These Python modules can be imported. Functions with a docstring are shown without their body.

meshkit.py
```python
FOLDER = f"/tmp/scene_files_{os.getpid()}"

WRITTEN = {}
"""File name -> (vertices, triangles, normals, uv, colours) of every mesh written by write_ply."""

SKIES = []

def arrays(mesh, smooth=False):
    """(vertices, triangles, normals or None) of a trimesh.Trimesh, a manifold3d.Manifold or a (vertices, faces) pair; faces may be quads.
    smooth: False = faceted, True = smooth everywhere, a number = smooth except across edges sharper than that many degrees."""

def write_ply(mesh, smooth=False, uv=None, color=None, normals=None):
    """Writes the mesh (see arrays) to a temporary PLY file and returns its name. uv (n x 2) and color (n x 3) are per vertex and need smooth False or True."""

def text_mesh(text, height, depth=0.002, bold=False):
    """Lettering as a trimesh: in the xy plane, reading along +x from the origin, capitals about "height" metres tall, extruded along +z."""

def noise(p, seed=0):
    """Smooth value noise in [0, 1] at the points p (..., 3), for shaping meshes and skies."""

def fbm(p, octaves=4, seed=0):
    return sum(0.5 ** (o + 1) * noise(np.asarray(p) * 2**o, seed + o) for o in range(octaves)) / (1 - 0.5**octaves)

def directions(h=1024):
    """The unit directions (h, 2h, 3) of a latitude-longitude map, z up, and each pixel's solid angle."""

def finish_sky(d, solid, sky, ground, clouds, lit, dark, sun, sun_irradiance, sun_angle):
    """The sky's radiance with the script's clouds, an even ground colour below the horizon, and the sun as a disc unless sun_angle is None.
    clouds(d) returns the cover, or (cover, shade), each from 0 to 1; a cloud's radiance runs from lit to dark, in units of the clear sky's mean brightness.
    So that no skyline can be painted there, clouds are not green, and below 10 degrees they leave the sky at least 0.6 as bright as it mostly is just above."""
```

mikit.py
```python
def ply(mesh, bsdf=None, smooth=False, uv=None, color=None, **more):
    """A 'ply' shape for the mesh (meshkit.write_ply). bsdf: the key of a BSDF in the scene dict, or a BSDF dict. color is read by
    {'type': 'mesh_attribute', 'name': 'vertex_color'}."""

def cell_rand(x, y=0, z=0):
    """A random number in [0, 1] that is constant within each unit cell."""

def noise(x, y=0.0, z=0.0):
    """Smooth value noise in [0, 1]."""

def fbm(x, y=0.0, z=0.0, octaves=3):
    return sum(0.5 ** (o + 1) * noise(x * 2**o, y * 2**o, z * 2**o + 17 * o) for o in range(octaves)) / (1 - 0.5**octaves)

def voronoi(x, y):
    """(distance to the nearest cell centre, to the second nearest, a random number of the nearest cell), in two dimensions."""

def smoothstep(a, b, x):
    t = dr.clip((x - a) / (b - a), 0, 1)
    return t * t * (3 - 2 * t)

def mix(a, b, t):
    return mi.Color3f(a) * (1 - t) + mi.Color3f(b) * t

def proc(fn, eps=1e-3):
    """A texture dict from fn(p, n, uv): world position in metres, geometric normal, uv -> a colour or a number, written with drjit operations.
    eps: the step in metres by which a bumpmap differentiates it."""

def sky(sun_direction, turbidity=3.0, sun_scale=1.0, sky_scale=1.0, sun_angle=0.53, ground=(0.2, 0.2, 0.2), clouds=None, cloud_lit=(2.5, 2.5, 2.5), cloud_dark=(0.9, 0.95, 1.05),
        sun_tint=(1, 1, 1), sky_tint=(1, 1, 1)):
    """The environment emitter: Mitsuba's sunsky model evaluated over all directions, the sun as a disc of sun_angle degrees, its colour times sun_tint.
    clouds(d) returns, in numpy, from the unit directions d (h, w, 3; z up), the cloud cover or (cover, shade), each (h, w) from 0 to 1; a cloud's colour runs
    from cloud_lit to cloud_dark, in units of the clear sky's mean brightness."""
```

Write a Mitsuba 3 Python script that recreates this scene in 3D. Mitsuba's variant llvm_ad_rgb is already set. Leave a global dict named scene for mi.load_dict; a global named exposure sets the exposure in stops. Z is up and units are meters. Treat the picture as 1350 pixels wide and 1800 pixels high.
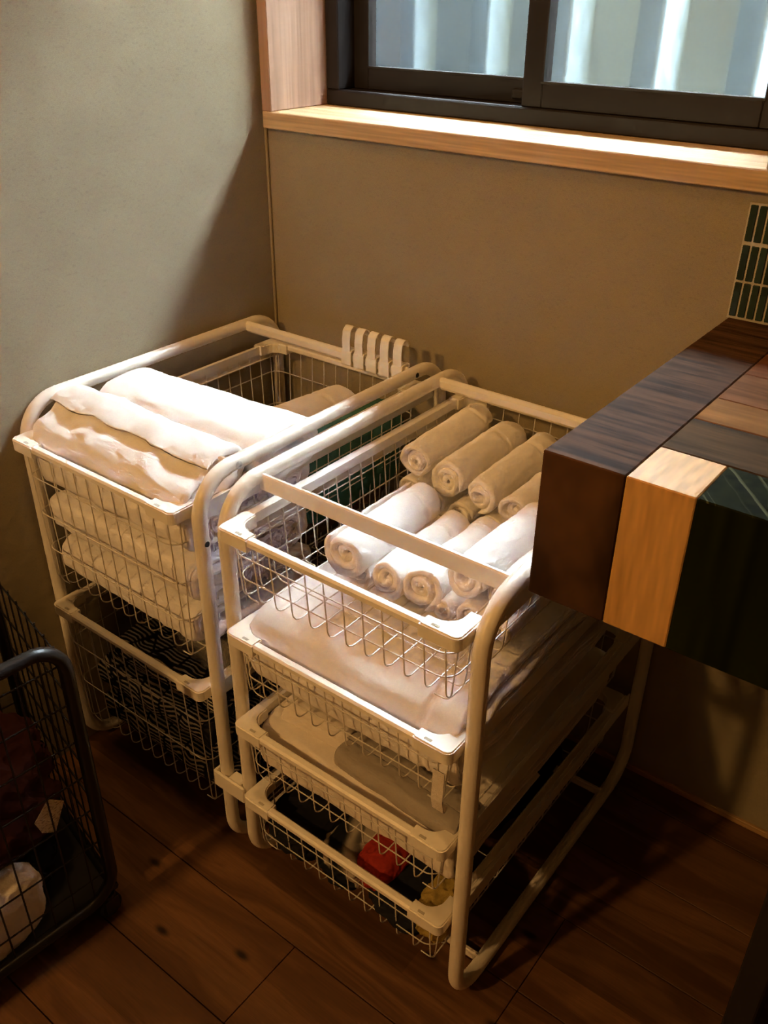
import math, random
import numpy as np
import trimesh
import drjit as dr
import mitsuba as mi
import mikit, meshkit
from shapely.geometry import Polygon, box as sbox
from mikit import proc, noise, fbm, voronoi, cell_rand, smoothstep, mix

T = mi.ScalarTransform4f
scene, labels = {}, {}
rng = np.random.default_rng(7)

# ------------------------------------------------------------------ camera, sky, lamp, exposure
CAM, YAW, PITCH, ROLL, F = np.array([1.2001, -1.2149, 1.2419]), .654, -.5354, .0093, 1580.0
_f = np.array([-math.sin(YAW) * math.cos(PITCH), math.cos(YAW) * math.cos(PITCH), math.sin(PITCH)])
_r = np.cross(_f, [0, 0, 1]); _r /= np.linalg.norm(_r)
_u = np.cross(_r, _f)
_up = -_r * math.sin(ROLL) + _u * math.cos(ROLL)
scene['camera'] = {'type': 'perspective', 'fov_axis': 'x', 'fov': math.degrees(2 * math.atan(675 / F)), 'near_clip': .02, 'far_clip': 200.0,
                   'to_world': T().look_at(origin=CAM.tolist(), target=(CAM + _f).tolist(), up=_up.tolist())}
exposure = 5.0
SKY_GAIN = 28.5


def overcast(d):
    return np.ones(d.shape[:2]), meshkit.fbm(d * 2.5, 3, 5) * .5


scene['sky'] = mikit.sky([.55, .45, .7], turbidity=4, sun_scale=0.0, sky_scale=SKY_GAIN, clouds=overcast,
                         cloud_lit=(.82, .97, 1.06), cloud_dark=(.74, .87, .96), ground=(.2, .2, .2))
LAMP_POS, LAMP_R, LAMP_RGB = (.16, -2.6, 2.10), .05, (27.5, 14.4, 4.5)
LAMP2_POS, LAMP2_R, LAMP2_RGB = (.36, -.80, 2.15), .06, (3.2, 1.72, .56)  # unseen fill bulb, added to warm the towel tops from above


# ------------------------------------------------------------------ helpers
def key(name):
    if name not in scene and name not in labels:
        return name
    i = 1
    while f'{name}_{i:03d}' in scene or f'{name}_{i:03d}' in labels:
        i += 1
    return f'{name}_{i:03d}'


def put(name, shape, parent=None, to=None, **lab):
    k = key(f'{parent}__{name}' if parent else name)
    scene[k] = dict(shape) if to is None else {**shape, 'to_world': to}
    if lab:
        labels[k] = lab
    return k


def thing(name, label, category, group=None, kind=None):
    k = key(name)
    labels[k] = {'label': label, 'category': category}
    if group:
        labels[k]['group'] = group
    if kind:
        labels[k]['kind'] = kind
    return k


def rbox(x0, x1, y0, y1, z0, z1, b=.002):
    pts = []
    lo, hi = np.array([x0, y0, z0]), np.array([x1, y1, z1])
    for sx in (0, 1):
        for sy in (0, 1):
            for sz in (0, 1):
                c = np.where([sx, sy, sz], hi, lo)
                s = np.where([sx, sy, sz], -1., 1.) * b
                for k in range(3):
                    e = s.copy(); e[k] = 0
                    pts.append(c + e)
    return trimesh.convex.convex_hull(np.array(pts))


def cat(*m):
    return trimesh.util.concatenate([x for x in m])


def tube(pts, r, sides=8, closed=False, cap=True):
    p = np.asarray(pts, float)
    n = len(p)
    if closed:
        t = np.roll(p, -1, 0) - np.roll(p, 1, 0)
    else:
        t = np.gradient(p, axis=0)
    t /= np.linalg.norm(t, axis=1, keepdims=True)
    a = np.zeros_like(p)
    ref = np.array([0, 0, 1.]) if abs(t[0, 2]) < .9 else np.array([1., 0, 0])
    a[0] = np.cross(t[0], ref); a[0] /= np.linalg.norm(a[0])
    for i in range(1, n):
        v = a[i - 1] - t[i] * (a[i - 1] @ t[i])
        a[i] = v / np.linalg.norm(v)
    b = np.cross(t, a)
    ang = np.arange(sides) * 2 * np.pi / sides
    r = np.broadcast_to(r, (n,))
    v = p[:, None] + r[:, None, None] * (np.cos(ang)[None, :, None] * a[:, None] + np.sin(ang)[None, :, None] * b[:, None])
    v = v.reshape(-1, 3)
    m = n if closed else n - 1
    i, j = np.meshgrid(np.arange(m), np.arange(sides), indexing='ij')
    i2 = (i + 1) % n
    q = np.stack([i * sides + j, i * sides + (j + 1) % sides, i2 * sides + (j + 1) % sides, i2 * sides + j], -1).reshape(-1, 4)
    f = np.vstack([q[:, [0, 1, 2]], q[:, [0, 2, 3]]])
    if cap and not closed:
        v = np.vstack([v, p[:1], p[-1:]])
        k = np.arange(sides)
        f = np.vstack([f, np.stack([np.full(sides, n * sides), (k + 1) % sides, k], 1),
                       np.stack([np.full(sides, n * sides + 1), (n - 1) * sides + k, (n - 1) * sides + (k + 1) % sides], 1)])
    m = trimesh.Trimesh(v, f, process=False)
    m.fix_normals()
    return m


def fillet(pts, R, n=8, closed=False):
    """polyline with rounded corners"""
    p = [np.asarray(q, float) for q in pts]
    out = []
    N = len(p)
    for i in range(N):
        if not closed and i in (0, N - 1):
            out.append(p[i]); continue
        a, b, c = p[i - 1], p[i], p[(i + 1) % N]
        d1, d2 = (a - b), (c - b)
        l1, l2 = np.linalg.norm(d1), np.linalg.norm(d2)
        d1, d2 = d1 / l1, d2 / l2
        ang = math.acos(np.clip(d1 @ d2, -1, 1))
        L = min(R / math.tan(ang / 2), l1 * .49, l2 * .49)
        rr = L * math.tan(ang / 2)
        bis = d1 + d2; bis /= np.linalg.norm(bis)
        cen = b + bis * rr / math.sin(ang / 2)
        s, e = b + d1 * L - cen, b + d2 * L - cen
        w = math.acos(np.clip(s @ e / (rr * rr), -1, 1))
        for k in range(n + 1):
            tt = k / n
            out.append(cen + (math.sin((1 - tt) * w) * s + math.sin(tt * w) * e) / math.sin(w))
    return np.array(out)


def extrude(poly, h, z0=0.):
    m = trimesh.creation.extrude_polygon(poly, h, engine='earcut')
    m.apply_translation([0, 0, z0])
    return m


def lathe(profile, n=24, c=(0, 0, 0)):
    m = trimesh.creation.revolve(np.array(profile, float), sections=n)
    m.apply_translation(c)
    return m


def roll(L, R, turns, h=0., seed=0, lump=.003, gap=.12, r0=None, squash=1., tele=.006, nper=30, st=None, sag=0., band=None, sq=1.):
    """A sheet of cloth rolled (h=0) or folded flat (h = half the straight part) about the x axis, centred on the origin.
    Returns a mesh with uv = (length along the sheet, length along the axis)."""
    g = np.random.default_rng(seed)
    r0 = R * .16 if r0 is None else r0
    N = int(nper * turns) + 1
    th = np.linspace(0, turns * 2 * np.pi, N)
    pitch = (R - r0) / (turns + .5)
    t = pitch * (1 - gap)
    rc = r0 + pitch * th / (2 * np.pi)
    ph = th + g.uniform(0, 6.28) if h == 0 else th + np.pi * .5
    nz = meshkit.fbm(np.stack([np.cos(ph) * 1.3 + seed, np.sin(ph) * 1.3, rc * 30], 1), 2, seed) - .5

    def place(rad):
        c, s_ = np.cos(ph), np.sin(ph)
        x = rad * np.sign(c) * np.abs(c) ** sq
        if h:
            x = x + h * np.tanh(3.2 * c) / math.tanh(3.2)
        return np.stack([x, rad * np.sign(s_) * np.abs(s_) ** sq * squash], 1)
    te = t / 2
    kk = np.linspace(0, np.pi / 2, 4)
    inner_s = np.linspace(-L / 2 + te, L / 2 - te, st or max(6, int(L / .012)))[1:-1]
    if band is not None:
        inner_s = np.sort(np.concatenate([inner_s[np.abs(inner_s - band) > .011], band + np.linspace(-.0095, .0095, 11)]))
    S = np.concatenate([-L / 2 + te * (1 - np.sin(kk[::-1])), inner_s, L / 2 - te * (1 - np.sin(kk))])
    # te-profile: at the very ends the sheet thins to a rounded hem
    W = np.where(np.abs(S) > L / 2 - te, np.sqrt(np.clip(1 - ((np.abs(S) - (L / 2 - te)) / te) ** 2, .02, 1)), 1.)
    tw = np.ones(N); tw[-3:] = [.85, .6, .25]; tw[:3] = [.4, .75, .9]
    teleL = tele * (meshkit.fbm(np.stack([th * .35, th * 0 + seed, th * 0], 1), 2, seed + 3) - .5) * 2
    teleR = tele * (meshkit.fbm(np.stack([th * .35, th * 0 + seed + 9, th * 0], 1), 2, seed + 4) - .5) * 2
    V, UV = [], []
    arc = np.concatenate([[0], np.cumsum(np.linalg.norm(np.diff(place(rc), axis=0), axis=1))])
    for s, w in zip(S, W):
        dip = 0. if band is None else .0022 * math.exp(-((s - band) / .0042) ** 4)
        o = place(rc + te * tw * w - dip)
        i = place(rc - te * tw * w)
        sx = s + np.where(s < 0, teleL, teleR) * (abs(s) / (L / 2)) ** 2
        for q in (o, i):
            V.append(np.stack([sx, q[:, 0], q[:, 1]], 1))
            UV.append(np.stack([arc, sx], 1))
    V = np.concatenate(V).reshape(len(S), 2, N, 3)
    UV = np.concatenate(UV).reshape(len(S), 2 * N, 2)
    V = np.concatenate([V[:, 0], V[:, 1, ::-1]], 1)       # closed ring of 2N points per station
    UV = np.concatenate([UV[:, :N], UV[:, N:][:, ::-1]], 1)
    M = 2 * N
    flat = V.reshape(-1, 3)
    d1 = np.stack([meshkit.fbm(flat * 22 + seed * 3.1 + 11 * k, 3, seed + k) - .5 for k in range(3)], 1)
    d2 = np.stack([meshkit.fbm(flat * 130 + seed + 7 * k, 2, seed + k + 20) - .5 for k in range(3)], 1)
    flat = flat + d1 * lump * 3 + d2 * .0022
    flat[:, 2] -= sag * (flat[:, 0] / (L / 2)) ** 2
    ns = len(S)
    i, j = np.meshgrid(np.arange(ns - 1), np.arange(M), indexing='ij')
    q = np.stack([i * M + j, i * M + (j + 1) % M, (i + 1) * M + (j + 1) % M, (i + 1) * M + j], -1).reshape(-1, 4)
    f = np.vstack([q[:, [0, 1, 2]], q[:, [0, 2, 3]]])
    for e, fl in ((0, True), (ns - 1, False)):             # caps: strip between outer and inner edge
        k = np.arange(N - 1)
        a, b, c, d = e * M + k, e * M + k + 1, e * M + (M - 1 - k - 1), e * M + (M - 1 - k)
        f = np.vstack([f, np.stack([a, c, b], 1), np.stack([a, d, c], 1)] if fl else [f, np.stack([a, b, c], 1), np.stack([a, c, d], 1)])
    m = trimesh.Trimesh(flat, f, process=False)
    if m.volume < 0:
        m.invert()
    m.metadata['uv'] = UV.reshape(-1, 2)
    return m


def lumpcloth(sx, sy, sz, seed, amp=.35, freq=3., sub=5, flat=.0):
    """a crumpled cloth bundle: an ellipsoid with soft ridged creases"""
    m = trimesh.creation.icosphere(subdivisions=sub)
    v = np.array(m.vertices)
    v = np.sign(v) * np.abs(v) ** .75
    n1 = meshkit.fbm(v * freq * .5 + seed, 3, seed)
    rid = 1 - np.abs(2 * meshkit.fbm(v * freq * np.array([1, 1.4, .8]) + seed * 1.7, 3, seed + 5) - 1)
    k = 1 + amp * (n1 - .5) + amp * .55 * (rid ** 3 - .5)
    v = v * k[:, None] * np.array([sx, sy, sz])
    return trimesh.Trimesh(v, np.array(m.faces), process=False)


def mv(m, loc=(0, 0, 0), rz=0., rx=0., ry=0.):
    m = m.copy()
    R = trimesh.transformations.euler_matrix(rx, ry, rz, 'sxyz')
    R[:3, 3] = loc
    uv = m.metadata.get('uv')
    m.apply_transform(R)
    if uv is not None:
        m.metadata['uv'] = uv
    return m


# ------------------------------------------------------------------ materials
def C(*c):
    return {'type': 'rgb', 'value': [float(x) for x in c]}


def pr(col, rough=.5, metallic=0., spec=.5, **k):
    return {'type': 'principled', 'base_color': col if isinstance(col, dict) else C(*col), 'roughness': rough, 'metallic': metallic, 'specular': spec, **k}


def bump(b, fn, scale, eps=1e-3):
    return {'type': 'bumpmap', 'arbitrary': proc(fn, eps), 'scale': scale, 'bsdf': b}


def two(b):
    return {'type': 'twosided', 'bsdf': b}


def plaster_col(p, n, uv):
    g = fbm(p.x * 9, p.y * 9, p.z * 9, 3)
    s = noise(p.x * 900, p.y * 900, p.z * 900)
    k = .93 + .14 * (g - .5) + .16 * (s - .5)
    sp = smoothstep(.80, .86, noise(p.x * 260, p.y * 260, p.z * 260))
    return mi.Color3f(.338, .286, .188) * k * (1 - .07 * sp)


def plaster_bump(p, n, uv):
    return fbm(p.x * 420, p.y * 420, p.z * 420, 2) + 2.2 * fbm(p.x * 45, p.y * 45, p.z * 45, 2)


scene['plaster'] = two(bump(pr(proc(plaster_col), .95, spec=.1), plaster_bump, .0007))
scene['dark_ceiling'] = two(pr((.16, .11, .07), .9))
scene['brown_wall'] = two(pr((.16, .11, .07), .9))


def floor_col(p, n, uv):
    row = dr.floor((p.y + 10.0) / .145)
    a = cell_rand(row, dr.floor((p.x + .36 * row) / 1.15), 3)
    gx, gy = p.x * 4 + row * 7.3, p.y * 55 + row * 3
    w = fbm(gx * .7, p.y * 14, row, 3)
    g = fbm(gx + 2 * w, gy + 6 * w, row, 4)
    fine = noise(p.x * 40, p.y * 900, row)
    c = mix((.083, .035, .0125), (.148, .068, .026), smoothstep(.25, .75, g))
    k = (.72 + .5 * a) * (.9 + .2 * fine)
    kd, _, kr = voronoi(p.x * 3.2 + row * 1.7, p.y / .145 + .02)
    knot = (1 - smoothstep(.01, .065, kd)) * dr.select(kr > .58, 1., 0.)
    return c * k * (1 - .85 * knot)


scene['floor_wood'] = bump(pr(proc(floor_col), .5, spec=.3), lambda p, n, uv: fbm(p.x * 18, p.y * 420, 0., 2), .0004)
scene['subfloor'] = two(pr((.06, .03, .012), .9))


def wood(dark, light, fx, fy, fz, seed, rough=.45, stripe=0., spec=.35, bsc=.0003):
    """a plank: grain stretched along the axis with the low frequency"""
    def col(p, n, uv):
        x, y, z = p.x * fx + seed, p.y * fy + seed * 1.3, p.z * fz
        w = fbm(x * .4, y * .4, z * .4, 2)
        g = fbm(x + 3 * w, y + 3 * w, z + 3 * w, 4)
        f = noise(x * 7, y * 7, z * 7)
        return mix(dark, light, smoothstep(.22, .78, g)) * (.86 + .28 * f)

    def bm(p, n, uv):
        return noise(p.x * fx * 7 + seed, p.y * fy * 7, p.z * fz * 7)
    return bump(pr(proc(col), rough, spec=spec), bm, bsc)


scene['pine_sill'] = wood((.46, .31, .155), (.62, .45, .26), 2.5, 40, 60, 3, .5)
scene['pine_jamb'] = wood((.33, .19, .12), (.44, .28, .19), 30, 40, 1.6, 5, .5)  # same pine as the sill; the jamb's shade is put into its colour
scene['counter_walnut'] = wood((.024, .011, .005), (.098, .045, .020), 13, 130, 8, 11, .65, spec=.06)
scene['counter_pine'] = wood((.50, .27, .085), (.66, .39, .14), 45, 7, 4, 2, .45)
scene['counter_grey'] = wood((.030, .019, .008), (.105, .055, .020), 5, 70, 30, 23, .6, spec=.04)
scene['counter_amber'] = wood((.17, .075, .02), (.30, .14, .04), 6, 50, 30, 31, .6, spec=.04)
scene['counter_brown'] = wood((.075, .030, .012), (.19, .082, .032), 6, 60, 30, 43, .6, spec=.04)
scene['counter_red'] = wood((.12, .045, .018), (.22, .09, .04), 5, 40, 30, 57, .6, spec=.04)


def green_plank(p, n, uv):
    d = p.x * .78 + p.y * .62 + .004 * noise(p.x * 40, p.y * 40, p.z * 40)
    s = noise(d * 400, p.z * 3, 0.)
    wv = noise(p.x * 35, p.y * 12, p.z * 20)
    base = mix((.0035, .0045, .0014), (.014, .0175, .005), noise(p.x * 120, p.y * 120, p.z * 6))
    return mix(base, (.08, .09, .05), smoothstep(.66, .82, s) * smoothstep(.25, .55, wv) * smoothstep(.8520, .8528, p.z))


scene['counter_green'] = pr(proc(green_plank), .75, spec=.04)
scene['black_panel'] = pr((.012, .009, .007), .6)
scene['white_metal'] = pr((.83, .80, .73), .32, spec=.5)
scene['white_wire'] = pr((.68, .66, .60), .35, spec=.5)
scene['white_plastic'] = pr((.86, .84, .76), .4, spec=.5)
scene['rail_metal'] = pr((.78, .77, .73), .28, spec=.6)
scene['steel'] = pr((.62, .61, .58), .3, metallic=1.)
scene['hole_black'] = pr((.02, .02, .02), .8)


def terry(col, k=1.):
    def cf(p, n, uv):
        s = noise(p.x * 700, p.y * 700, p.z * 700)
        g = fbm(p.x * 60, p.y * 60, p.z * 60, 2)
        return mi.Color3f(*col) * (.93 + .08 * s + .06 * (g - .5))

    def bf(p, n, uv):
        return fbm(p.x * 380, p.y * 380, p.z * 380, 3) + 1.2 * noise(p.x * 120, p.y * 120, p.z * 120)
    return bump(pr(proc(cf), .95, spec=.1, sheen=.25), bf, .0019 * k)


scene['towel_white'] = terry((.88, .87, .86))
scene['towel_cream'] = terry((.84, .80, .74))
scene['towel_grey'] = terry((.40, .37, .33))
scene['hem_band'] = terry((.80, .78, .75), .3)


def wave_print(p, n, uv):
    u, v = uv.x / .046, uv.y / .052
    d, d2, w = voronoi(u, v)
    a = w * 6.28
    far = dr.sqrt(dr.square(u * 1. + 0.8 * dr.cos(a) + .25 * noise(u * 2, v * 2, 1.)) + dr.square(v * 1. + 0.8 * dr.sin(a)))
    ring = dr.sin(far * 44 + 3 * noise(u * 1.5, v * 1.5, 4.))
    ln = smoothstep(.05, .45, ring) * smoothstep(.04, .12, d2 - d)
    void = dr.select(w > .80, 0.08, 1.)
    t = .9 + .2 * noise(p.x * 600, p.y * 600, p.z * 600)
    return mix((.012, .011, .012), (.58, .53, .44), ln * void) * t


scene['wave_cloth'] = pr(proc(wave_print), .9, spec=.1)


def fabric(col, rough=.9, var=.25, **k):
    def cf(p, n, uv):
        s = noise(p.x * 900, p.y * 900, p.z * 900)
        g = fbm(p.x * 30, p.y * 30, p.z * 30, 3)
        return mi.Color3f(*col) * (1 + var * (s - .5) + var * (g - .5))
    return bump(pr(proc(cf), rough, spec=.15, **k), lambda p, n, uv: fbm(p.x * 500, p.y * 500, p.z * 500, 2), .0005)


scene['green_fabric'] = fabric((.050, .150, .105), .75)
scene['black_fabric'] = fabric((.012, .012, .013))
scene['navy_fabric'] = fabric((.016, .018, .024))
scene['red_fabric'] = fabric((.38, .035, .022))
scene['yellow_fabric'] = fabric((.42, .31, .08))
scene['maroon_fabric'] = fabric((.05, .014, .012))
scene['brown_fabric'] = fabric((.16, .10, .06), var=1.2)
scene['white_fabric'] = fabric((.74, .70, .64), var=.3)


def stripes(p, n, uv):
    d = p.x * .9 + p.y * .45 + .5 * p.z + .006 * noise(p.x * 60, p.y * 60, p.z * 60)
    return mix((.012, .014, .016), (.50, .46, .38), smoothstep(.58, .66, noise(d * 75, p.z * 14, 3.)))


scene['striped_fabric'] = pr(proc(stripes), .9, spec=.1)


def tag_col(p, n, uv):
    ink = smoothstep(.60, .66, noise(p.x * 60, p.y * 420, p.z * 420)) * .7
    return mix((.80, .76, .66), (.30, .26, .2), ink)


scene['tag_paper'] = two(pr(proc(tag_col), .8))
scene['plastic_film'] = bump(pr((.66, .62, .66), .22, spec=.8), lambda p, n, uv: fbm(p.x * 60, p.y * 60, p.z * 60, 3), .004)
scene['window_frame'] = pr((.013, .009, .008), .42, spec=.3)
scene['window_gasket'] = pr((.01, .01, .01), .6)
scene['glass'] = {'type': 'thindielectric', 'int_ior': 1.5}
scene['fence_metal'] = bump(pr((.29, .37, .43), .3, metallic=.35, spec=.6), lambda p, n, uv: noise(p.x * 60, p.y * 60, p.z * 25), .001)
scene['alley_concrete'] = two(pr((.32, .31, .29), .95))
scene['dark_siding'] = two(pr((.05, .05, .055), .8))
scene['pale_render'] = two(pr((.6, .58, .54), .9))
scene['tile_green'] = pr(proc(lambda p, n, uv: mix((.006, .018, .011), (.018, .042, .027), cell_rand(dr.floor(p.x / .0116), dr.floor(p.z / .0495), 4))), .12, spec=.6, clearcoat=.6)
scene['grout'] = pr((.46, .44, .37), .9)
scene['black_metal'] = pr((.011, .010, .010), .32, spec=.5)
scene['black_rubber'] = pr((.012, .011, .011), .7)
scene['bulb_glass'] = pr((.9, .85, .7), .3)
scene['baseboard_wood'] = wood((.34, .19, .07), (.50, .31, .13), 3, 40, 60, 9, .5)

# ------------------------------------------------------------------ room shell
X1, Y1 = 3.2, -4.0


def ceil_z(y):
    return 2.40 - .24 * y


WX0, WX1, WZ0, WZ1, WT = .030, .862, 1.045, 1.72, .20      # window opening and wall thickness


def quadbox(x0, x1, y0, y1, z0, z1):
    m = trimesh.creation.box((x1 - x0, y1 - y0, z1 - z0))
    m.apply_translation(((x0 + x1) / 2, (y0 + y1) / 2, (z0 + z1) / 2))
    return m


ZT = 2.35
wb = cat(quadbox(-.2, WX0 - .022, 0, WT, -.1, ZT), quadbox(WX1 + .028, X1 + .2, 0, WT, -.1, ZT),
         quadbox(WX0 - .022, WX1 + .028, 0, WT, -.1, WZ0 - .027), quadbox(WX0 - .022, WX1 + .028, 0, WT, WZ1 + .027, ZT))
put('wall_back', mikit.ply(wb, 'plaster'), kind='structure', label='beige plaster wall with the window', )


def sidewall(x0, x1):
    poly = Polygon([(WT, -.1), (WT, ceil_z(WT) + .05), (Y1 - .2, ceil_z(Y1 - .2) + .05), (Y1 - .2, -.1)])
    m = trimesh.creation.extrude_polygon(poly, x1 - x0, engine='earcut')
    v = np.array(m.vertices)
    return trimesh.Trimesh(np.stack([v[:, 2] + x0, v[:, 0], v[:, 1]], 1), m.faces[:, ::1], process=False)


for nm, a, b in (('wall_left', -.15, 0.), ('wall_right', X1, X1 + .15)):
    m = sidewall(a, b); m.fix_normals()
    put(nm, mikit.ply(m, 'plaster' if nm == 'wall_left' else 'brown_wall'), kind='structure', label='plain side wall')
put('wall_front', mikit.ply(quadbox(-.2, X1 + .2, Y1 - .15, Y1, -.1, 3.5), 'brown_wall'), kind='structure', label='brown wall behind the camera')
EAVE = .79
cm = quadbox(-5, 3.6, Y1 - .3, EAVE, 0, .08)
v = np.array(cm.vertices); v[:, 2] += ceil_z(v[:, 1]); cm.vertices = v
put('ceiling', mikit.ply(cm, 'dark_ceiling'), kind='structure', label='sloping ceiling under the roof')

# floor: planks run along x
put('floor', mikit.ply(quadbox(-.05, X1, Y1, .05, -.06, -.012), 'subfloor'), kind='structure', label='brown wooden plank floor')
PW = .145
for r in range(0, 13):
    y0 = -.060 + PW - r * PW                 # seams at -.640, -.785 ...
    ya, yb = y0 - PW, min(y0, 0.)
    if yb <= ya:
        continue
    off = [.896, 1.55, .62, 1.2, .15, .80, 1.12, .48, .98, .25, .7, 1.3, .4][(r + 9) % 13] if r != 3 else .896
    xs = [0.] + [x for x in (off - .95, off, off + .95, off + 1.9) if .05 < x < 2.4] + [2.4]
    for xa, xb in zip(xs[:-1], xs[1:]):
        put('plank', mikit.ply(rbox(xa + .0006, xb - .0006, ya + .0009, yb - .0009, -.012, 0., .0005), 'floor_wood'), 'floor')
put('plank', mikit.ply(cat(quadbox(0, X1, Y1, -.060 - 12 * PW, -.012, 0), quadbox(2.4, X1, -.060 - 12 * PW, 0, -.012, 0)), 'floor_wood'), 'floor',
    kind='stuff')
put('baseboard_back', mikit.ply(rbox(.0, X1, -.006, 0., 0., .012, .001), 'baseboard_wood'), kind='structure', label='thin wooden strip along the foot of the wall')
put('trim_1', mikit.ply(tube([(.0035, -.0035, 0.), (.0035, -.0035, 1.0), (.0035, -.0035, 2.0)], .003, 6), 'plaster'), kind='structure', label='thin bead in the wall corner')

# ------------------------------------------------------------------ window
W_ = 'window_1'
labels[W_] = {'label': 'sliding window with dark frame in a pine casing', 'kind': 'structure'}
Yc = -.015
put('sill_board', mikit.ply(rbox(WX0 - .022, WX1 + .028, Yc, .145, WZ0 - .027, WZ0, .0015), 'pine_sill'), W_)
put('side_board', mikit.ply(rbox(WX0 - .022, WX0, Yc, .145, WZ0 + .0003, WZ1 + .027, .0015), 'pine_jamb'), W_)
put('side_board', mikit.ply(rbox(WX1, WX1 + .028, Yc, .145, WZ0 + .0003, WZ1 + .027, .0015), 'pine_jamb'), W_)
put('head_board', mikit.ply(rbox(WX0 + .0003, WX1 - .0003, Yc, .145, WZ1, WZ1 + .027, .0015), 'pine_sill'), W_)
fy0, fy1 = .128, .200
fr = cat(rbox(WX0 + .001, WX1 - .001, fy0, fy1, WZ0 + .0005, WZ0 + .026, .002), rbox(WX0 + .001, WX1 - .001, fy0, fy1, WZ1 - .03, WZ1 - .001, .002),
         rbox(WX0 + .001, WX0 + .030, fy0, fy1, WZ0 + .026, WZ1 - .03, .002), rbox(WX1 - .030, WX1 - .001, fy0, fy1, WZ0 + .026, WZ1 - .03, .002))
put('frame', mikit.ply(fr, 'window_frame'), W_)


def sash(x0, x1, y, wl, wr, z0=1.071, zg=1.108, z1=WZ1 - .03):
    d = .012
    m = cat(rbox(x0, x0 + wl, y - d, y + d, z0, z1, .0015), rbox(x1 - wr, x1, y - d, y + d, z0, z1, .0015),
            rbox(x0 + wl, x1 - wr, y - d, y + d, z0, zg, .0015), rbox(x0 + wl, x1 - wr, y - d, y + d, z1 - .04, z1, .0015))
    s = put('sash', mikit.ply(m, 'window_frame'), W_)
    gx0, gx1, gz0, gz1 = x0 + wl - .004, x1 - wr + .004, zg - .004, z1 - .036
    g = trimesh.Trimesh([[gx0, y, gz0], [gx1, y, gz0], [gx1, y, gz1], [gx0, y, gz1]], [[0, 1, 2], [0, 2, 3]], process=False)
    put('pane', mikit.ply(g, 'glass'), s)
    e = .003
    gk = cat(rbox(x0 + wl - e, x1 - wr + e, y - d - .0015, y - d + .001, zg - e, zg + .001, .0005), rbox(x0 + wl - .001, x0 + wl + .002, y - d - .001, y - d + .001, zg, z1 - .04, .0005))
    put('gasket', mikit.ply(gk, 'window_gasket'), s)


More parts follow.
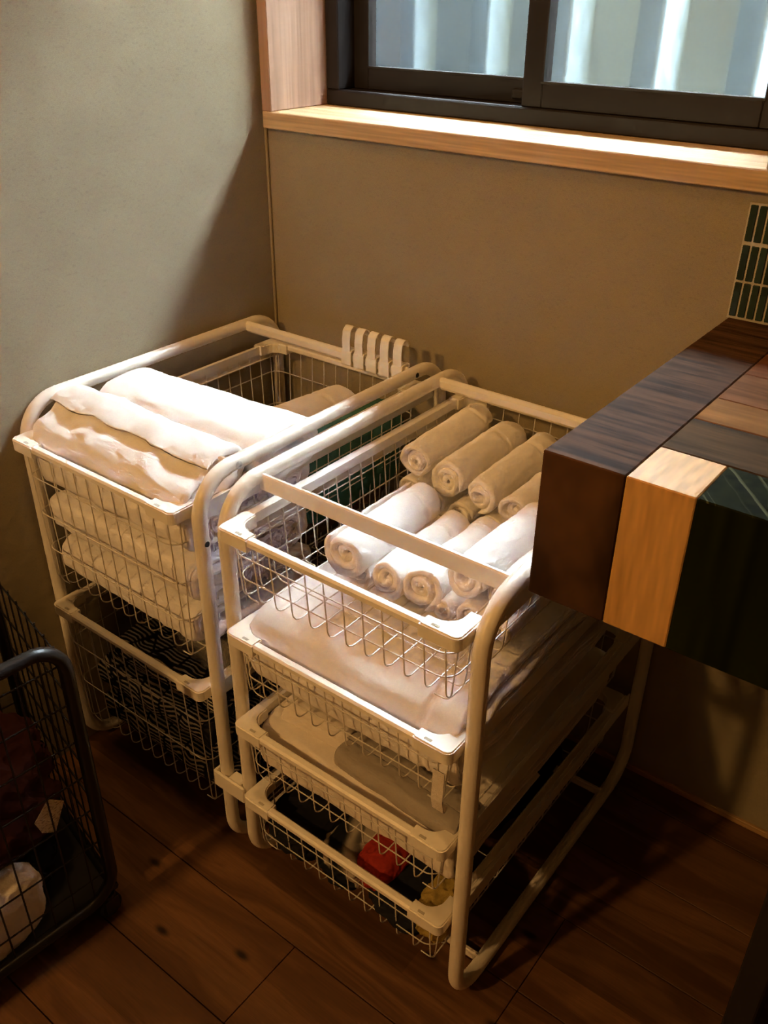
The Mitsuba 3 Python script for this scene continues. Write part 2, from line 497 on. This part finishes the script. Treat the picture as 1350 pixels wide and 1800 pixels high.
sash(WX0 + .031, .447, .182, .033, .030)
sash(.428, WX1 - .031, .148, .035, .033)
put('latch', mikit.ply(rbox(.395, .424, .160, .171, 1.078, 1.092, .002), 'black_rubber'), W_)

# ------------------------------------------------------------------ outside: alley, corrugated fence, added unseen dark house
put('alley_ground', mikit.ply(quadbox(-6, 9, WT, 12, -.5, -.4), 'alley_concrete'), kind='structure', label='concrete ground of the alley')
FY, FP = .90, .2165
prof = []
x = -2.0 - (-2.0 + .361 - .02) % FP
x = -.361 - 20 * FP - .02
while x < 5.5:
    prof += [(x, 0.), (x + .066, -.040), (x + .074, -.040), (x + .112, 0.)]
    x += FP
prof = fillet([(a, b, 0.) for a, b in prof], .010, 4)[:, :2]
n_ = len(prof)
vv = np.concatenate([np.column_stack([prof[:, 0], prof[:, 1] + FY, np.full(n_, z)]) for z in (-.4, 2.0)])
ff = [[i, i + 1, n_ + i + 1] for i in range(n_ - 1)] + [[i, n_ + i + 1, n_ + i] for i in range(n_ - 1)]
scene['fence_two'] = two(dict(scene['fence_metal']))
FE = thing('corrugated_fence', 'pale blue-grey corrugated metal fence seen blurred through the window panes', 'fence')
put('sheet', mikit.ply(trimesh.Trimesh(vv, ff, process=False), 'fence_two', smooth=35), FE)
put('rail', mikit.ply(rbox(-4.5, 5.4, FY + .02, FY + .06, 1.86, 1.92, .004), 'dark_siding'), FE)
put('wall_outside', mikit.ply(cat(quadbox(-5, -.2, 0, WT, -.5, 2.36), quadbox(X1 + .2, 3.6, 0, WT, -.5, 2.36), quadbox(-.2, X1 + .2, .02, WT, -.5, -.1)), 'dark_siding'), kind='structure', label='outer wall of the house along the alley')
NB = thing('neighbouring_house', 'dark sided house closing the far left end of the alley outside the window', 'house')  # out-of-view house, added so the left rib faces of the fence go dark
put('wall', mikit.ply(quadbox(-5, -4.75, .21, 1.5, -.4, 3.5), 'dark_siding'), NB)

put('gate', mikit.ply(quadbox(10, 10.2, .21, FY - .04, -.4, .3), 'dark_siding'), NB)

# ------------------------------------------------------------------ lamp behind the camera, added fill bulb over the racks
for pos, R_, rgb, lab in ((LAMP_POS, LAMP_R, LAMP_RGB, 'warm bare bulb pendant lamp hanging behind the camera near the left wall'),
                         (LAMP2_POS, LAMP2_R, LAMP2_RGB, 'warm bare bulb pendant lamp hanging high over the racks')):
    LP = thing('pendant_lamp', lab, 'lamp')
    bulb = trimesh.creation.icosphere(subdivisions=3, radius=R_); bulb.apply_translation(pos)
    put('bulb', {**mikit.ply(bulb, 'bulb_glass', smooth=True), 'emitter': {'type': 'area', 'radiance': C(*rgb)}}, LP)
    lx, ly, lz = pos
    put('socket', mikit.ply(lathe([(0, R_ - .004), (.018, R_ - .004), (.02, R_ + .03), (.008, R_ + .05), (0, R_ + .05)], 20, pos), 'black_rubber', smooth=30), LP)
    put('cord', mikit.ply(tube([(lx, ly, lz + R_ + .045), (lx, ly, lz + .2), (lx, ly, ceil_z(ly))], .003, 6), 'black_rubber'), LP)

# ------------------------------------------------------------------ wall tiles
put('grout', mikit.ply(quadbox(.8485, 1.30, -.003, 0., .8545, 1.0035), 'grout'), 'wall_back')
tile0 = mikit.ply(rbox(-.0045, .0045, -.0050, -.002, -.0225, .0225, .0008), 'tile_green')
for r, zc in enumerate((.8805, .9285, .9785)):
    for i in range(26):
        put('tile', tile0, 'wall_back', T().translate([.8495 + .0058 + i * .0116, 0, zc]))

# ------------------------------------------------------------------ counter
CT = thing('worktop', 'thick patchwork wooden counter of walnut, pine and dark reclaimed planks at the right', 'counter')
CZ0, CZ1, CF = .687, .854, -.508


def cp(x0, x1, y0, y1, mat, z0=CZ0, z1=CZ1, **lab):
    g = .0003
    put('plank', mikit.ply(rbox(x0 + g, x1 - g, y0 + g, y1 - g, z0, z1, .0012), mat), CT, **lab)


cp(.850, .9355, CF, -.0005, 'counter_walnut', label='dark walnut end plank')
cp(.9355, 1.002, CF, -.4295, 'counter_pine', label='pale pine block')
cp(1.002, 1.20, CF, -.4295, 'counter_green', label='black-green scratched block')
cp(1.20, 1.5, CF, -.4295, 'counter_grey')
cp(.9355, 1.26, -.4295, -.3450, 'counter_grey', label='weathered grey-brown plank')
cp(1.26, 1.9, -.4295, -.3450, 'counter_amber')
cp(.9355, 1.40, -.3450, -.2785, 'counter_amber', label='amber brown plank')
cp(1.40, 1.9, -.3450, -.2785, 'counter_brown')
cp(.9355, 1.30, -.2785, -.190, 'counter_brown')
cp(1.30, 1.9, -.2785, -.190, 'counter_red')
cp(.9355, 1.9, -.190, -.098, 'counter_red', label='reddish brown plank')
cp(.9355, 1.9, -.098, -.0005, 'counter_brown')
put('side_panel', mikit.ply(rbox(1.152, 1.182, -.500, -.012, 0.001, CZ0 - .0005, .002), 'black_panel'), CT, label='black panel under the counter')

# ------------------------------------------------------------------ storage frames
H, TR = .69, .0105
YB, YF = -.0165, -.567
scene_loop = {}


def loop_mesh():
    c = [(0, YF, .0115), (0, YF, H), (0, YB, H), (0, YB, .0115)]
    return tube(fillet(c, .062, 10, closed=True), TR, 14, closed=True)


LOOP = mikit.ply(loop_mesh(), 'white_metal', smooth=60)
SLOTS = (.660, .500, .338, .188)


def cbar(w, hz, dz):
    return rbox(.004, w - .004, -.0035, .0035, -hz, dz, .0018)


def back_bar(w):
    m = rbox(.004, w - .004, -.0065, .0065, -.011, .009, .005)
    return m


def runner_mesh(s):
    """L-shaped runner: upright web on the loop, flange below the basket rail, with a bent stop near the front"""
    m = cat(rbox(s * .0105 if s > 0 else -.0125, .0125 if s > 0 else -.0105, YF + .004, YB - .004, -.030, -.004, .0006),
            rbox(min(s * .0105, s * .024), max(s * .0105, s * .024), YF + .012, YB - .012, -.030, -.0275, .0006),
            rbox(min(s * .0105, s * .0165), max(s * .0105, s * .0165), YF + .012, YB - .012, -.0065, -.004, .0006))
    return m


RUN = {s: mikit.ply(runner_mesh(s), 'rail_metal') for s in (1, -1)}
scr = lathe([(0, 0), (.0055, 0), (.0055, .0015), (.004, .0028), (.0022, .0028), (.002, .001), (0, .001)], 16)
SCREW = mikit.ply(mv(scr, ry=math.pi / 2), 'steel', smooth=30)
hole = lathe([(0, 0), (.0042, 0), (.0042, .0008), (0, .0008)], 14)  # flat black disc; its colour stands in for the dark inside a hole
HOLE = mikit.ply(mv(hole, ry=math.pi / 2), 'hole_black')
FOOT = mikit.ply(rbox(-.0085, .0085, -.014, .014, 0., .012, .003), 'white_plastic')


def frame_unit(x0, w, label, slots, hw):
    k = thing('storage_frame', label, 'storage rack', 'white tube storage frames')
    put('side_loop', LOOP, k, T().translate([x0, 0, 0]))
    put('side_loop', LOOP, k, T().translate([x0 + w, 0, 0]))
    put('crossbar', mikit.ply(cbar(w, .019, .005), 'white_metal'), k, T().translate([x0, -.503, H]))
    put('crossbar', mikit.ply(back_bar(w), 'white_metal'), k, T().translate([x0, -.100, H]))
    put('crossbar', mikit.ply(cbar(w, .006, .010), 'white_metal'), k, T().translate([x0, -.495, .0125]))
    put('crossbar', mikit.ply(cbar(w, .006, .010), 'white_metal'), k, T().translate([x0, -.100, .0125]))
    for z in slots:
        put('runner', RUN[1], k, T().translate([x0, 0, z]))
        put('runner', RUN[-1], k, T().translate([x0 + w, 0, z]))
    if hw:
        put('screw', SCREW, k, T().translate([x0 + w + TR - .001, -.500, H]))
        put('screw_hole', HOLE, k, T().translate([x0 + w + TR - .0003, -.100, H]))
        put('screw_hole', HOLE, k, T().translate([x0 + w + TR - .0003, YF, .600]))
    return k


XA, XB, XC, XD = .0165, .4005, .4495, .8345
frame_unit(XA, XB - XA, 'white metal tube rack in the wall corner with hooks on its back bar', (.650, .345), True)
frame_unit(XC, XD - XC, 'white metal tube rack beside the counter end, holding four shallow wire baskets', SLOTS, False)
CL = thing('connector_clip', 'small white plastic clip tying the two racks together low at the front', 'clip')
put('band', mikit.ply(cat(rbox(XB - .015, XC + .002, YF - .0165, YF - .0115, .150, .182, .002), rbox(XB - .0155, XB - .0115, YF - .016, YF + .012, .150, .182, .0015),
                          rbox(XB + .0115, XC - .0115, YF - .016, YF + .008, .154, .178, .002)), 'white_plastic'), CL)

# ------------------------------------------------------------------ wire baskets
BW, BY0, BY1 = .3600, -.5935, -.030          # outer width of the rim, front and back
WR = .00100


def corner_poly():
    a, wd = .052, .019
    p = sbox(0, 0, a, wd).union(sbox(0, 0, wd, a))
    p = p.buffer(.022, quad_segs=8).buffer(-.022, quad_segs=8)
    q = sbox(.010, .010, a + 1, a + 1).buffer(.010, quad_segs=6)
    p = p.intersection(q)
    return p


def bevel_extrude(poly, h, b=.002):
    inner = poly.buffer(-b)
    m = extrude(poly, h - b)
    t = extrude(inner, b, h - b)
    return cat(m, t)


CP = corner_poly()
from shapely import affinity
CORN = {}
for i, (sx, sy) in enumerate(((1, 1), (-1, 1), (1, -1), (-1, -1))):
    CORN[i] = mikit.ply(bevel_extrude(affinity.scale(CP, sx, sy, origin=(0, 0)), .018, .0018), 'white_plastic', smooth=40)
SLOTM = mikit.ply(rbox(-.005, .005, -.002, .002, 0, .0006, .0002), 'grout')
RIMF = mikit.ply(rbox(.048, BW - .048, .0015, .0145, -.0125, -.001, .0028), 'white_plastic', smooth=30)
srail = cat(rbox(.003, .0145, .048, BY1 - BY0 - .048, -.0105, -.0035, .0012), rbox(.0125, .0145, .048, BY1 - BY0 - .048, -.016, -.0015, .0006))
RAIL = {1: mikit.ply(srail, 'rail_metal')}
s2 = trimesh.Trimesh(np.array(srail.vertices) * [-1, 1, 1], np.array(srail.faces)[:, ::-1], process=False)
RAIL[-1] = mikit.ply(s2, 'rail_metal')


def basket_set(depth, rings):
    """wires of one basket, relative to (rim left, rim front, rim top); returns list of ply dicts"""
    out = []
    xl, xr, yf, yb = .0125, BW - .0125, .0095, (BY1 - BY0) - .0095
    ins, R = .008, .016
    nx = 12
    for i in range(nx):
        x = xl + .010 + (xr - xl - .020) * i / (nx - 1)
        p = [(x, yf, -.008), (x, yf + ins, -depth), (x, yb - ins, -depth), (x, yb, -.008)]
        out.append(mikit.ply(tube(fillet(p, R, 5), WR, 6), 'white_wire', smooth=60))
    ny = 20
    for i in range(ny):
        y = yf + .014 + (yb - yf - .028) * i / (ny - 1)
        if i % 5 == 2:                                  # every fifth one crosses under the basket, the others end at its lower edge
            p = [(xl, y, -.008), (xl + ins, y, -depth - .0025), (xr - ins, y, -depth - .0025), (xr, y, -.008)]
            out.append(mikit.ply(tube(fillet(p, R, 5), WR, 6), 'white_wire', smooth=60))
        else:
            for x0, sg in ((xl, 1), (xr, -1)):
                p = [(x0, y, -.008), (x0 + sg * ins, y, -depth - .0025), (x0 + sg * (ins + .022), y, -depth - .0025)]
                out.append(mikit.ply(tube(fillet(p, R, 5), WR, 6), 'white_wire', smooth=60))
    for z in rings:
        k = ins * z / depth - .0020
        p = [(xl + k, yf + k, -z), (xr - k, yf + k, -z), (xr - k, yb - k, -z), (xl + k, yb - k, -z)]
        out.append(mikit.ply(tube(fillet(p, .02, 5, closed=True), WR, 6, closed=True), 'white_wire', smooth=60))
    return out


KIND = {'shallow': basket_set(.108, (.036, .072)), 'deep': basket_set(.256, (.060, .125, .190)), 'mid': basket_set(.255, (.075, .160))}


def basket(x0, z, kind, label, dy=0.):
    k = thing('wire_basket', label, 'basket', 'white wire baskets in the racks')
    o = (x0, BY0 + dy, z)
    put('front_rim', RIMF, k, T().translate(o))
    put('back_rim', RIMF, k, T().translate([x0, BY1 + dy, z]) @ T().scale([1, -1, 1]))
    put('side_rail', RAIL[1], k, T().translate(o))
    put('side_rail', RAIL[-1], k, T().translate([x0 + BW, BY0 + dy, z]))
    for i, (cx, cy) in enumerate(((0, 0), (BW, 0), (0, BY1 - BY0), (BW, BY1 - BY0))):
        c = put('corner', CORN[i], k, T().translate([x0 + cx, BY0 + dy + cy, z - .018]))
        if cy == 0:
            s = 1 if cx == 0 else -1
            put('slot', SLOTM, c, T().translate([x0 + cx + s * .034, BY0 + dy + .0065, z - .0002]))
    for w in KIND[kind]:
        put('wire', w, k, T().translate(o))
    return k


XL, XR = XA + .0120, XC + .0125
basket(XL - .004, .650, 'deep', 'deep white wire basket stuffed with large folded bath towels, left rack, top', -.006)
basket(XL, .345, 'mid', 'white wire basket of black wave-patterned cloths, low in the left rack')
basket(XR, .660, 'shallow', 'white wire basket of small rolled hand towels, top of the right rack')
basket(XR, .500, 'shallow', 'white wire basket with one thick folded white towel, second from top in the right rack', -.004)
basket(XR, .338, 'shallow', 'white wire basket holding grey and white towels, third from top in the right rack', -.006)
basket(XR, .188, 'shallow', 'white wire basket of dark, red and yellow clothes, bottom of the right rack', -.002)

# ------------------------------------------------------------------ hooks on the back bar of the left rack
hp = [(-.0085, -.014), (-.0100, .000), (-.0095, .013), (-.0098, .030), (-.0075, .046), (.000, .053), (.008, .049), (.0105, .040)]
hp2 = fillet([(0, a, b) for a, b in hp], .006, 4)
hk = []
for w in np.linspace(-.0055, .0055, 2):
    hk.append(hp2 + [w, 0, 0])


def ribbon(path, w, t):
    """a flat strip w wide (x) and t thick following a path in the yz plane"""
    p = path[:, 1:]
    d = np.gradient(p, axis=0); d /= np.linalg.norm(d, axis=1, keepdims=True)
    nn = np.stack([-d[:, 1], d[:, 0]], 1)
    poly = Polygon(np.vstack([p + nn * t / 2, (p - nn * t / 2)[::-1]])).buffer(0)
    m = trimesh.creation.extrude_polygon(poly, w, engine='earcut')
    v = np.array(m.vertices)
    m2 = trimesh.Trimesh(np.stack([v[:, 2] - w / 2, v[:, 0], v[:, 1]], 1), m.faces, process=False); m2.fix_normals()
    return m2


ARM = mikit.ply(ribbon(hp2, .0165, .0025), 'white_plastic', smooth=30)
clipp = [(.0095, .006), (.0095, .0115), (.0, .0125), (-.0100, .0115), (-.0105, 0.), (-.0100, -.0145), (.0, -.0155), (.0090, -.0140)]
CLIPB = mikit.ply(ribbon(fillet([(0, a, b) for a, b in clipp], .004, 4), .0215, .0026), 'white_plastic', smooth=30)
HL = ('leftmost', 'second from left', 'middle', 'second from right', 'rightmost')
for i in range(5):
    k = thing('plastic_hook', f'white plastic clip-on hook on the back bar, {HL[i]} of five', 'hook', 'clip-on hooks on the back bar')
    x = .270 + .0268 * i
    put('clip', CLIPB, k, T().translate([x, -.100, H]))
    put('arm', ARM, k, T().translate([x, -.100, H]))

# ------------------------------------------------------------------ towels and cloths


def soft(name, mesh, mat, label, category, group=None, parent=None):
    uv = mesh.metadata.get('uv')
    k = key(name)
    scene[k] = mikit.ply(mesh, mat, smooth=True, uv=uv)
    labels[k] = {'label': label, 'category': category}
    if group:
        labels[k]['group'] = group
    return k


# right rack, top basket: rolled hand towels, axis along y
GR = 'rolled white hand towels'


def hand(x, z, R, yf, yb, seed, label, squash=1., rz=0.):
    m = roll(yb - yf, R, 2.6, band=(yb - yf) * (.27 + .06 * math.sin(seed * 2.3)), nper=40, seed=seed, lump=.0030, gap=-.03, r0=R * .10, tele=.010, squash=squash)
    m = mv(m, (x, (yf + yb) / 2, z), rz=math.pi / 2 + rz + .03 * math.sin(seed * 7.1), ry=.02 * math.sin(seed * 3.3))
    soft('rolled_towel', m, 'towel_white', label, 'towel', GR)


FR = 'of the front row in the top basket'
for x, z, R, yf, yb, sd, lab in (
        (.571, .604, .0370, -.480, -.296, 1, 'rolled white hand towel, leftmost ' + FR),
        (.594, .573, .0205, -.470, -.30, 6, 'small rolled white hand towel tucked under the leftmost front roll'),
        (.631, .586, .0310, -.472, -.298, 2, 'rolled white hand towel, second from left ' + FR),
        (.681, .589, .0320, -.466, -.294, 3, 'rolled white hand towel in the middle of the front row, open spiral end'),
        (.741, .624, .0305, -.458, -.272, 4, 'rolled white hand towel lying on top at the right of the front row'),
        (.7145, .574, .0205, -.462, -.29, 7, 'small rolled white hand towel under the top right front roll, left one'),
        (.752, .577, .0245, -.464, -.29, 8, 'rolled white hand towel under the top right front roll, right one'),
        (.783, .610, .0230, -.440, -.275, 5, 'rolled white hand towel at the far right of the front row beside the tube'),
        (.793, .573, .0205, -.455, -.285, 15, 'rolled white hand towel low in the front right corner of the top basket'),
        (.517, .630, .0305, -.252, -.068, 9, 'rolled white hand towel, leftmost on top of the back row'),
        (.577, .620, .0320, -.264, -.072, 10, 'rolled white hand towel, second from left on top of the back row'),
        (.637, .619, .0285, -.262, -.078, 11, 'rolled white hand towel, third from left on top of the back row'),
        (.694, .611, .0285, -.264, -.08, 12, 'rolled white hand towel of the back row beside the counter edge'),
        (.749, .614, .0275, -.260, -.08, 13, 'rolled white hand towel of the back row behind the counter corner'),
        (.793, .604, .0210, -.255, -.08, 16, 'rolled white hand towel at the right end of the back row'),
        (.511, .576, .0230, -.250, -.07, 14, 'rolled white hand towel under the leftmost back roll'),
        (.558, .575, .0220, -.262, -.07, 30, 'rolled white hand towel low in the back row, second from left'),
        (.606, .574, .0215, -.260, -.07, 31, 'rolled white hand towel low in the back row, third from left'),
        (.656, .575, .0220, -.262, -.07, 32, 'rolled white hand towel low in the middle of the back row'),
        (.706, .573, .0205, -.262, -.07, 33, 'rolled white hand towel low in the back row by the counter'),
        (.760, .575, .0220, -.258, -.07, 34, 'rolled white hand towel low at the right of the back row')):
    hand(x, z, R, yf, yb, sd, lab)

# right rack, second basket: a thick towel folded flat
big = roll(.340, .072, 3.5, h=.174, sq=.72, band=.118, seed=21, lump=.0042, gap=-.02, nper=60, tele=.010)
soft('folded_towel', mv(big, (.648, -.330, .462)), 'towel_white', 'thick folded white bath towel filling the second basket of the right rack', 'towel')

# right rack, third basket
soft('folded_towel', mv(roll(.335, .050, 2.5, h=.194, sq=.62, seed=23, lump=.004, gap=-.02, nper=50), (.645, -.330, .284)), 'towel_cream', 'folded off-white towel lying in the third basket of the right rack', 'towel')
soft('rolled_towel', mv(roll(.20, .024, 2.0, h=.012, seed=24, lump=.003), (.718, -.535, .330), rz=-.06), 'towel_grey', 'folded grey towel at the front of the third basket', 'towel')
soft('rolled_towel', mv(roll(.115, .027, 2.2, seed=25, lump=.003), (.560, -.520, .327), rz=.05), 'towel_cream', 'small rolled towel at the front left of the third basket', 'towel')
lbl = ribbon(fillet([(0, -.5925, .462), (0, -.5945, .415), (0, -.5895, .392), (0, -.582, .400)], .006, 4), .016, .0012)
soft('care_label', mv(lbl, (.806, 0, 0)), 'white_fabric', 'white cloth care label hanging below the second basket at the right', 'label')

# right rack, bottom basket: clothes
soft('black_garment', mv(lumpcloth(.060, .070, .034, 31, .25, 1.6), (.535, -.512, .118)), 'black_fabric', 'crumpled black garment at the left of the bottom basket', 'clothing')
soft('red_garment', mv(lumpcloth(.034, .060, .030, 32, .25, 1.6), (.550, -.420, .152)), 'red_fabric', 'bright red garment behind the black one in the bottom basket', 'clothing')
soft('striped_garment', mv(lumpcloth(.048, .065, .036, 33, .25, 1.6), (.622, -.516, .117)), 'striped_fabric', 'black and white striped garment in the middle of the bottom basket', 'clothing')
soft('red_garment', mv(lumpcloth(.034, .045, .034, 34, .25, 1.6), (.678, -.520, .136)), 'red_fabric', 'red garment right of the striped one in the bottom basket', 'clothing')
soft('navy_garment', mv(lumpcloth(.058, .070, .032, 35, .25, 1.6), (.730, -.513, .114)), 'navy_fabric', 'dark navy garment at the right of the bottom basket', 'clothing')
soft('yellow_garment', mv(lumpcloth(.030, .045, .032, 36, .3, 2.), (.786, -.532, .134)), 'yellow_fabric', 'crumpled yellow garment in the right corner of the bottom basket', 'clothing')
soft('black_garment', mv(lumpcloth(.14, .14, .036, 37, .25, 2.), (.645, -.27, .126)), 'black_fabric', 'dark clothes filling the back of the bottom basket', 'clothing')

# left rack, top basket
LG = 'large bath towels stacked in the left top basket'
XM = .207
for i, (z, r, lab, sd, dx, w) in enumerate(((.437, .044, 'folded white bath towel at the bottom of the stack in the deep left basket', 41, .006, .328),
                                            (.517, .044, 'folded white bath towel, second from the bottom of the stack in the deep left basket', 42, .000, .336),
                                            (.596, .043, 'folded white bath towel, third from the bottom of the stack in the deep left basket', 43, -.002, .340))):
    soft('folded_towel', mv(roll(w, r, 2.0, h=.082, sq=.66, seed=sd, lump=.0050, gap=-.02, nper=54, tele=.014), (XM + dx, -.4555, z)), 'towel_white', lab, 'towel', LG)
soft('folded_towel', mv(roll(.330, .041, 2.0, h=.026, seed=44, lump=.0070, gap=-.02, nper=50, tele=.016), (XM, -.520, .656), rx=.30), 'towel_white',
     'folded white bath towel bulging over the front rim of the deep left basket', 'towel', LG)
soft('rolled_towel', mv(roll(.27, .030, 2.2, seed=45, lump=.003), (.19, -.455, .622)), 'towel_cream', 'rolled cream towel wedged behind the front bath towel of the left rack', 'towel')
soft('rolled_towel', mv(roll(.335, .0470, 2.2, h=.024, seed=46, lump=.004, gap=-.02), (.232, -.400, .662), rz=.05), 'towel_white', 'large rolled white bath towel lying across the middle of the left rack', 'towel')
soft('rolled_towel', mv(roll(.26, .040, 2.2, h=.008, seed=47, lump=.003, band=.075), (.215, -.200, .580), rz=math.pi / 2 - .12), 'towel_cream', 'rolled beige towel pointing at the back wall in the left rack', 'towel')
soft('folded_cloth', mv(roll(.27, .060, 2.0, h=.10, seed=48, lump=.004), (.18, -.19, .46)), 'brown_fabric', 'brown mottled cloth lying deep in the left rack', 'cloth')
soft('green_cloth', mv(lumpcloth(.045, .145, .085, 51, .25, 2.), (.325, -.185, .545)), 'green_fabric', 'dark green cloth at the back right of the left rack, seen through the wires', 'cloth')
PB = 'crumpled plastic packages in the left rack'
for i, (p, s, sd, lab) in enumerate((((.350, -.385, .590), (.028, .050, .040), 61, 'shiny crumpled plastic package beside the green cloth'),
                                     ((.345, -.470, .560), (.028, .045, .040), 62, 'shiny crumpled plastic package at the front right of the left rack'),
                                     ((.345, -.420, .490), (.030, .060, .040), 63, 'shiny plastic package low at the right of the left rack'),
                                     ((.352, -.520, .600), (.022, .030, .036), 64, 'shiny plastic package hanging out at the front right corner of the left rack'))):
    soft('plastic_package', mv(lumpcloth(*s, sd, .8, 3.5), p), 'plastic_film', lab, 'package', PB)

# left rack, lower basket: wave-patterned cloths
WG = 'black wave-patterned cloths'
for i, (z, r, y, x, w, lab) in enumerate(((.128, .039, -.394, .226, .300, 'bottom'), (.202, .037, -.393, .222, .296, 'middle'), (.266, .033, -.385, .240, .255, 'topmost'))):
    soft('patterned_cloth', mv(roll(w, r, 2.0, h=.140, sq=.75, seed=71 + i, lump=.005, gap=-.02, nper=44), (x, y, z), rz=.02 * i), 'wave_cloth',
         f'folded black cloth with white wave lines, {lab} of the pile in the lower left basket', 'cloth', WG)
soft('patterned_cloth', mv(lumpcloth(.10, .08, .035, 75, .4), (.29, -.42, .305)), 'wave_cloth', 'crumpled black and white cloth on top of the pile in the lower left basket', 'cloth', WG)

# ------------------------------------------------------------------ laundry cart
LC = thing('laundry_cart', 'black wire mesh laundry cart on castors at the lower left', 'laundry cart')
ca, sa = math.cos(math.radians(-9)), math.sin(math.radians(-9))
HX, HY = .345, -.762          # front right leg (towards the racks)
LN, WD, HT = .42, .285, .527


def hw(u, v, z):
    """u: along the long side towards -y, v: across towards the left wall"""
    ex, ey = np.array([math.sin(math.radians(-5)), -math.cos(math.radians(5))]), np.array([-math.cos(math.radians(12)), math.sin(math.radians(12))])
    q = np.array([HX, HY]) + ex * u + ey * v
    return (q[0], q[1], z)


for v in (0., WD):
    path = fillet([hw(0, v, .050), hw(0, v, HT), hw(LN, v, HT), hw(LN, v, .050)], .045, 8, closed=True)
    put('side_frame', mikit.ply(tube(path, .0095, 10, closed=True), 'black_metal', smooth=60), LC)
for u in (0., LN):
    put('crossbar', mikit.ply(tube([hw(u, 0, .055), hw(u, WD / 2, .055), hw(u, WD, .055)], .007, 8), 'black_metal', smooth=60), LC)
ZS = [.10 + .0655 * i for i in range(7)]
for v in (0., WD):
    for z in ZS:
        put('wire', mikit.ply(tube([hw(0, v, z), hw(LN / 2, v, z), hw(LN, v, z)], .0014, 6), 'black_metal'), LC)
    for i in range(1, 13):
        u = i * .0318
        put('wire', mikit.ply(tube([hw(u, v, .050), hw(u, v, .3), hw(u, v, HT)], .0014, 6), 'black_metal'), LC)
for z in ZS:
    put('wire', mikit.ply(tube([hw(0, 0, z), hw(0, WD / 2, z), hw(0, WD, z)], .0014, 6), 'black_metal'), LC)
for i in range(1, 9):
    v = i * WD / 9
    put('wire', mikit.ply(tube([hw(0, v, .055), hw(0, v, .3), hw(0, v, .50)], .0014, 6), 'black_metal'), LC)
fl = [hw(.005, .005, .048), hw(LN - .005, .005, .048), hw(LN - .005, WD - .005, .048), hw(.005, WD - .005, .048)]
pan = extrude(Polygon([(a, b) for a, b, _ in fl]), .006, .046)
put('base_panel', mikit.ply(pan, 'black_rubber'), LC)
wheel = lathe([(0, -.009), (.017, -.009), (.0195, -.006), (.0195, .006), (.017, .009), (0, .009)], 20)
for u in (.012, LN - .012):
    for v in (.008, WD - .008):
        px, py, _ = hw(u, v, 0)
        c = put('castor', mikit.ply(cat(mv(lathe([(0, 0), (.013, 0), (.013, .010), (0, .010)], 14), (px, py, .037)), rbox(px - .013, px - .0105, py - .012, py + .012, .012, .040, .001),
                                        rbox(px + .0105, px + .013, py - .012, py + .012, .012, .040, .001)), 'black_metal'), LC)
        put('wheel', mikit.ply(mv(wheel, (px, py, .0197), ry=math.pi / 2), 'black_rubber', smooth=30), c)
a = hw(.19, .14, .27)
soft('dark_laundry', mv(lumpcloth(.105, .165, .10, 81, .35), (a[0], a[1], .235)), 'maroon_fabric', 'pile of dark maroon laundry inside the black cart', 'laundry')
soft('dark_laundry', mv(lumpcloth(.115, .100, .155, 84, .2, 1.6), hw(.315, .135, .600)), 'maroon_fabric', 'tall heap of dark laundry rising above the rear of the black cart', 'laundry')  # out-of-view heap, added to block the rear lamp
soft('dark_laundry', mv(lumpcloth(.11, .085, .15, 85, .2, 1.6), hw(.325, .14, .31)), 'black_fabric', 'dark laundry packed under the heap at the rear of the cart', 'laundry')
a = hw(.27, .10, .1)
soft('dark_laundry', mv(lumpcloth(.10, .15, .045, 83, .3), hw(.20, .14, .100)), 'black_fabric', 'black laundry at the bottom of the cart', 'laundry')
soft('white_cloth', mv(lumpcloth(.028, .075, .066, 82, .3, 1.6), hw(.165, .036, .112)), 'white_fabric', 'crumpled white cloth pressed against the mesh low in the black cart', 'cloth')
# paper tag
tp = Polygon([(-.013, .004), (.002, .020), (.016, .006), (.004, -.022), (-.008, -.012)])
tg = extrude(tp, .0006)
tv = np.array(tg.vertices)
tv = tv * np.array([1.6, 1.35, 1.])
px, py, _ = hw(.066, .010, 0)
tg = trimesh.Trimesh(np.stack([px + .003 - tv[:, 2] + .15 * tv[:, 1], py + tv[:, 0], .258 + tv[:, 1] * 1.3], 1), tg.faces, process=False); tg.fix_normals()
k = key('paper_tag'); scene[k] = mikit.ply(tg, 'tag_paper')
labels[k] = {'label': 'small white paper tag with faint print behind the mesh of the black cart', 'category': 'tag'}
